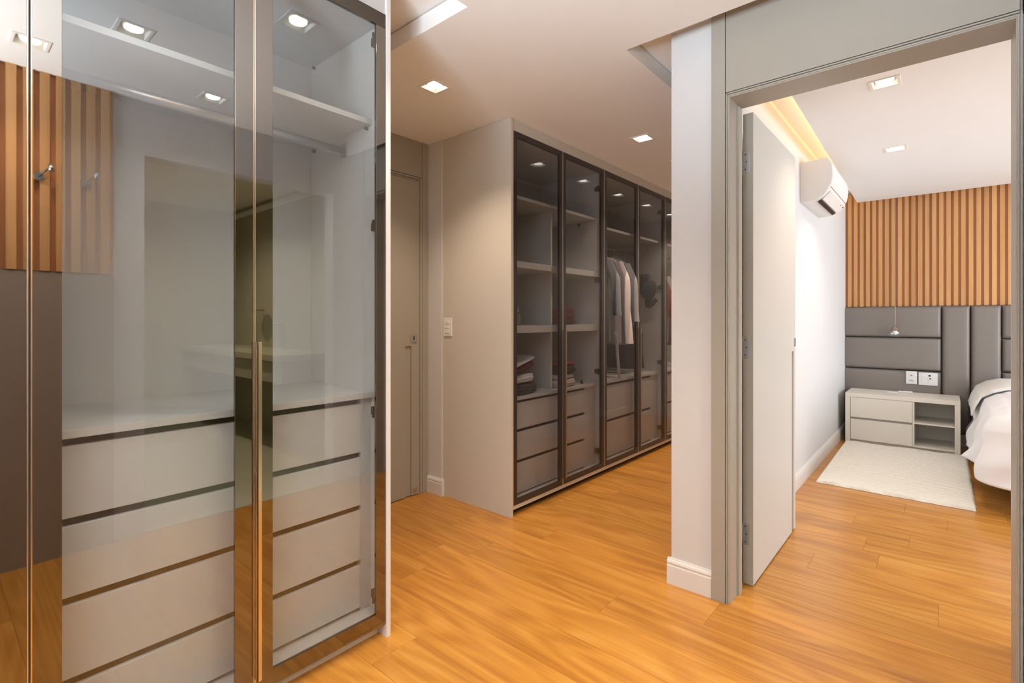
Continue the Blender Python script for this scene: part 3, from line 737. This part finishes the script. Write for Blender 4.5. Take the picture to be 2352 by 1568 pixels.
def cover(u, v):
    # lies on the duvet: reuse its profile near the head, a little further out, with the front edge turned down
    y = 5.46 + v * .78
    prof = [(.075, .455), (.055, .53), (.022, .60), (-.045, .648), (-.13, .676), (-.34, .690), (-.70, .695), (-1.1, .695)]
    q = u * (len(prof) - 1); i = min(int(q), len(prof) - 2); f = q - i
    o = prof[i][0] * (1 - f) + prof[i+1][0] * f; z = prof[i][1] * (1 - f) + prof[i+1][1] * f
    if v < .06: z -= .016 * (1 - v / .06)
    return (.235 - o + .008 * N3(y * 6, z * 5, 3), y + .03 * N3(u * 5, 3, 3) - .05 * (1 - u), z + .006 * N3(o * 6, y * 6, 1))
surf('folded_coverlet', bed, 60, 40, cover, M['coverlet'], (0, 0, 0), thick=.012)

# ------------------------------------------------------------------ clothes in the far wardrobes
def cloth_mat(name, c): return mat(name, c, .85, noise_amt=.08, nscale=12, bump=.3, bscale=300, sheen=.03)
C = dict(grey=cloth_mat('grey_cotton', (.22, .23, .26)), pink=cloth_mat('pale_robe', (.62, .56, .56)), lgrey=cloth_mat('light_grey_cloth', (.33, .33, .36)),
         dark=cloth_mat('dark_wool', (.05, .045, .05)), white=cloth_mat('white_cotton', (.68, .67, .69)), maroon=cloth_mat('maroon_cotton', (.13, .022, .03)),
         navy=cloth_mat('navy_felt', (.012, .016, .035)), rust=cloth_mat('rust_knit', (.25, .07, .045)), cream=cloth_mat('cream_knit', (.60, .53, .45)),
         red=cloth_mat('red_cotton', (.26, .04, .045)), brown=cloth_mat('brown_leather', (.035, .022, .018)), charcoal=cloth_mat('charcoal_cotton', (.07, .06, .065)))
def garment(y, zb, m, label, name='shirt', cat='shirt', hw=.225, th=.035, sleeve=.45, x=-2.28, seed=1, ztop=1.715, flare=0, cuff=True, group=None):
    t = thing(name, label, cat, (x, y, ztop), group)
    hk = 1.825
    tube('hanger', t, [(x, y - .001, hk - .045)] + [(x + .021 * math.sin(q), y, hk - .007 + .021 * (-math.cos(q)) * -1) for q in [math.pi * 1.35 * k_ / 8 - math.pi * .35 for k_ in range(9)]][::-1][:0] + [(x, y, hk - .02), (x + .018, y, hk - .004), (x + .012, y, hk + .016), (x - .006, y, hk + .02), (x - .017, y, hk + .01)], .0022, M['plastic'], 6)
    tube('hanger_bar', t, [(x - hw * .92, y, ztop - .045), (x - .06, y, ztop + .035), (x, y, hk - .05), (x + .06, y, ztop + .035), (x + hw * .92, y, ztop - .045)], .004, M['plastic'], 6)
    n = 36
    def f(u, v):
        z = ztop + .03 - v * (ztop + .03 - zb)
        s = v * (ztop + .03 - zb)
        w_ = .055 + (hw - .055) * min(1, (s / .09)) ** .55 if s < .09 else hw + flare * (s - .09) - .02 * math.sin(min(1, s / .5) * math.pi)
        h_ = th * (.35 + .65 * min(1, s / .12))
        a = 2 * math.pi * u
        fold = 1 + .35 * min(1, s / .3) * math.sin(a * 5 + seed + 2 * s) + .2 * N3(math.cos(a) * 2 + seed, math.sin(a) * 2, s * 4)
        return (w_ * math.copysign(abs(math.cos(a)) ** .8, math.cos(a)), h_ * math.sin(a) * fold + .01 * N3(s * 3, seed, math.cos(a)), z - ztop)
    o = surf('body', t, n, 26, f, m, (x, y, ztop), closed_u=True)
    if sleeve:
        for sgn in (1, -1):
            def g_(u, v, sgn=sgn):
                a = 2 * math.pi * u; s = v * sleeve
                cx_ = sgn * (hw - .035 + .06 * min(1, s / .15) + .05 * v); r_ = .045 - .012 * v
                return (cx_ + r_ * math.cos(a) * (1 + .2 * math.sin(a * 3 + s * 9)), -.012 + r_ * .75 * math.sin(a) * (1 + .25 * math.sin(a * 4 + s * 14 + seed)), -.035 - s)
            surf('sleeve', t, 16, 16, g_, m, (x, y, ztop), closed_u=True)
    return t
garment(3.62, 1.02, C['grey'], 'slate grey shirt hanging first at the left in the middle wardrobe', seed=1)
robe_ = garment(3.78, 1.00, C['pink'], 'pale pinkish robe with long sleeve in front of the row of hanging clothes', 'robe', 'robe', hw=.235, sleeve=.68, seed=3, th=.045)
rb = garment(3.93, .98, C['lgrey'], 'blue-grey jacket hanging just right of the pale robe', 'jacket', 'jacket', hw=.22, sleeve=.5, seed=5)
garment(4.16, .755, C['charcoal'], 'dark charcoal skirt hung low behind the robe above the drawers', 'skirt', 'skirt', hw=.20, sleeve=0, seed=6, flare=.06, ztop=1.10, x=-2.29)
garment(4.32, .75, C['dark'], 'black skirt hung low at the right end of the row behind the fourth door', 'skirt', 'skirt', hw=.19, sleeve=0, seed=16, flare=.07, ztop=1.12, x=-2.30)
garment(3.50, .76, C['charcoal'], 'long charcoal garment hanging behind the slate grey shirt', 'dress', 'dress', hw=.20, sleeve=0, seed=8, flare=.05)
garment(4.07, 1.22, C['white'], 'short white top on a hanger behind the fourth smoked door', 'blouse', 'blouse', hw=.15, sleeve=0, seed=2, th=.02)
sash = (tube('robe_sash', robe_, [(-2.035, 3.66, 1.10), (-2.028, 3.67, 1.04), (-2.03, 3.68, .95), (-2.026, 3.69, .84), (-2.03, 3.71, .76), (-2.034, 3.73, .714)], .014, C['white'], sx=.35))
sash['label'] = 'thin white sash hanging down from the robe'
for i, y in enumerate((4.68, 4.80, 4.92)):
    garment(y, 1.0 - .03 * i, (C['rust'], C['lgrey'], C['rust'])[i], ('rust red knit top on a beaded hanger beside the white pillar edge', 'grey top hanging behind the rust red knit top', 'second rust top hanging deeper behind the pillar edge')[i], hw=.20, seed=11 + i, sleeve=.4, ztop=1.66)
# row of belts and a cap hung on the side panel of the middle wardrobe
rk = thing('belt_rack', 'metal rack on the inner side of the middle wardrobe carrying dark belts', 'rack', (-2.19, 4.47, 1.61))
tube('bar', rk, [(-2.27, 4.492, 1.615), (-2.27, 4.462, 1.615), (-2.12, 4.462, 1.615), (-2.12, 4.492, 1.615)], .004, M['dark_steel'])
for i in range(10):
    x = -2.255 + .0138 * i
    c_ = (C['brown'], C['dark'], C['maroon'], C['brown'])[i % 4]
    L_ = .125 + .015 * ((i * 7) % 3)
    tag(tube('belt', None, [(x, 4.455, 1.622 - L_), (x, 4.450, 1.59), (x + .002, 4.452, 1.622), (x + .003, 4.462, 1.626), (x + .002, 4.472, 1.60), (x, 4.474, 1.622 - L_ * .9)], .011, c_, 6, sx=.42),
        'short dark leather belt looped over the rack, one of a tight cluster', 'belt', 'dark belts looped in a cluster on the rack')
def cap(loc, rz, m, label, tilt=0):
    t = thing('cap', label, 'cap', loc)
    def crown(u, v):
        a = 2 * math.pi * u; b = v * math.pi / 2
        return (.085 * math.cos(a) * math.cos(b), .095 * math.sin(a) * math.cos(b), .105 * math.sin(b))
    c = surf('crown', t, 24, 10, crown, m, loc, closed_u=True, thick=.003)
    def brim(u, v):
        a = -math.pi * .5 + (u - .5) * 2.2; r = 1 + .75 * v * math.cos((u - .5) * 2.4)
        return (.085 * math.cos(a) * r, .095 * math.sin(a) * r, .004 - .02 * v - .10 * (u - .5) ** 2)
    b = surf('brim', t, 14, 8, brim, m, loc, thick=.004)
    t.rotation_euler = (tilt, 0, rz) if not isinstance(tilt, tuple) else tilt
    return t
cap((-2.085, 4.42, 1.465), 0, C['navy'], 'black-navy cap hanging sideways below the dark belts', (math.radians(80), math.radians(20), math.radians(-35)))

def folded(x, y, z, w, d, h, m, label, name='folded_shirt', rz=0, lean=0, seed=0, cat='folded clothes'):
    def f(u, v):
        a = 2 * math.pi * u
        ca, sa = math.cos(a), math.sin(a)
        if v < .2: rr, zz = v / .2 * .9, -.5
        elif v > .8: rr, zz = (1 - v) / .2 * .9, .5
        else:
            q = (v - .2) / .6; rr = .93 + .07 * math.sin(q * math.pi) - .022 * math.cos(q * 6 * math.pi) + .02 * N3(ca * 3 + seed, sa * 3, q * 5); zz = q - .5
        rx = math.copysign(abs(ca) ** .35, ca) * rr * w / 2 * (1 + .05 * N3(zz * 9, seed, ca * 2)); ry = math.copysign(abs(sa) ** .35, sa) * rr * d / 2
        hh = zz * h + (.012 * N3(rx * 9 + seed, ry * 9, 1)) * (1 if v > .5 else 0) + lean * (ry / d + .5) * (1 if v > .1 else .8)
        return (rx, ry, hh + h / 2)
    o = surf(name, None, 44, 22, f, m, (x, y, z), closed_u=True)
    o.rotation_euler.z = rz
    return tag(o, label, cat)
zt = .7105
L1 = -2.21
folded(L1, 2.555, zt, .30, .26, .065, C['charcoal'], 'dark folded trousers at the bottom of the left clothes pile', 'folded_trousers', .1, seed=1)
folded(L1, 2.545, zt + .069, .27, .24, .055, C['white'], 'crumpled white folded shirt in the middle of the left pile', rz=-.05, seed=2, lean=.01)
folded(L1 + .005, 2.54, zt + .130, .27, .25, .03, C['maroon'], 'maroon folded shirt near the top of the left pile, sloping up', rz=.08, lean=.055, seed=3)
folded(L1 + .005, 2.55, zt + .172, .26, .25, .014, C['white'], 'thin white folded cloth lying on top of the left pile', 'folded_towel', .06, lean=.06, seed=4)
folded(L1, 3.04, zt, .28, .24, .055, C['cream'], 'cream folded knit at the bottom of the right clothes pile', 'folded_sweater', -.1, seed=5)
folded(L1, 3.03, zt + .060, .27, .23, .030, C['white'], 'white folded top second from below in the right pile', seed=6)
folded(L1, 3.04, zt + .095, .29, .25, .055, C['charcoal'], 'black folded sweater under the red cloth in the right pile', 'folded_sweater', .05, seed=7)
folded(L1, 3.035, zt + .156, .28, .25, .022, C['red'], 'red folded shirt topping the right clothes pile', seed=8)
bt = thing('trinket', 'tiny dark cone-shaped trinket on the drawer top right of the clothes piles', 'ornament', (-2.10, 3.26, zt))
lathe('body', bt, [(.012, 0), (.010, .012), (.003, .03)], (-2.10, 3.26, zt), M['black'])
z3 = 1.1602
def bottle(x, y, r, h, m, label, cap_m):
    t = thing('perfume_bottle', label, 'bottle', (x, y, z3))
    lathe('flask', t, [(r * .9, 0), (r, .004), (r, h * .6), (r * .5, h * .68), (r * .35, h * .72)], (x, y, z3), m)
    lathe('stopper', t, [(r * .4, 0), (r * .45, .002), (r * .4, h * .27), (r * .2, h * .3)], (x, y, z3 + h * .725), cap_m)
amber = mat('amber_glass', (.42, .34, .22), .1, trans=.3)
bottle(-2.16, 2.545, .016, .075, amber, 'short amber perfume bottle on the third shelf, left of the taller one', M['chrome'])
bottle(-2.20, 2.62, .020, .12, amber, 'taller amber perfume bottle on the third shelf beside a short one', M['chrome'])
sg = thing('sunglasses', 'folded dark sunglasses lying at the left end of the third shelf', 'sunglasses', (-2.12, 2.42, z3))
for dy in (-.032, .032): 
    lathe('lens', sg, [(.026, 0), (.028, .004), (.020, .008)], (-2.12, 2.42 + dy, z3 + .002), M['black'], sx=.8)
tube('bridge', sg, [(-2.12, 2.405, z3 + .008), (-2.125, 2.42, z3 + .012), (-2.12, 2.435, z3 + .008)], .003, M['black'])
folded(-2.16, 2.40, z3 + .010, .10, .10, .035, C['charcoal'], 'small dark pouch behind the sunglasses on the third shelf', 'pouch', seed=9, cat='pouch')
folded(-2.20, 3.03, z3, .24, .26, .13, C['maroon'], 'dark maroon-black handbag on the third shelf behind the door joint', 'handbag', seed=12, cat='bag')
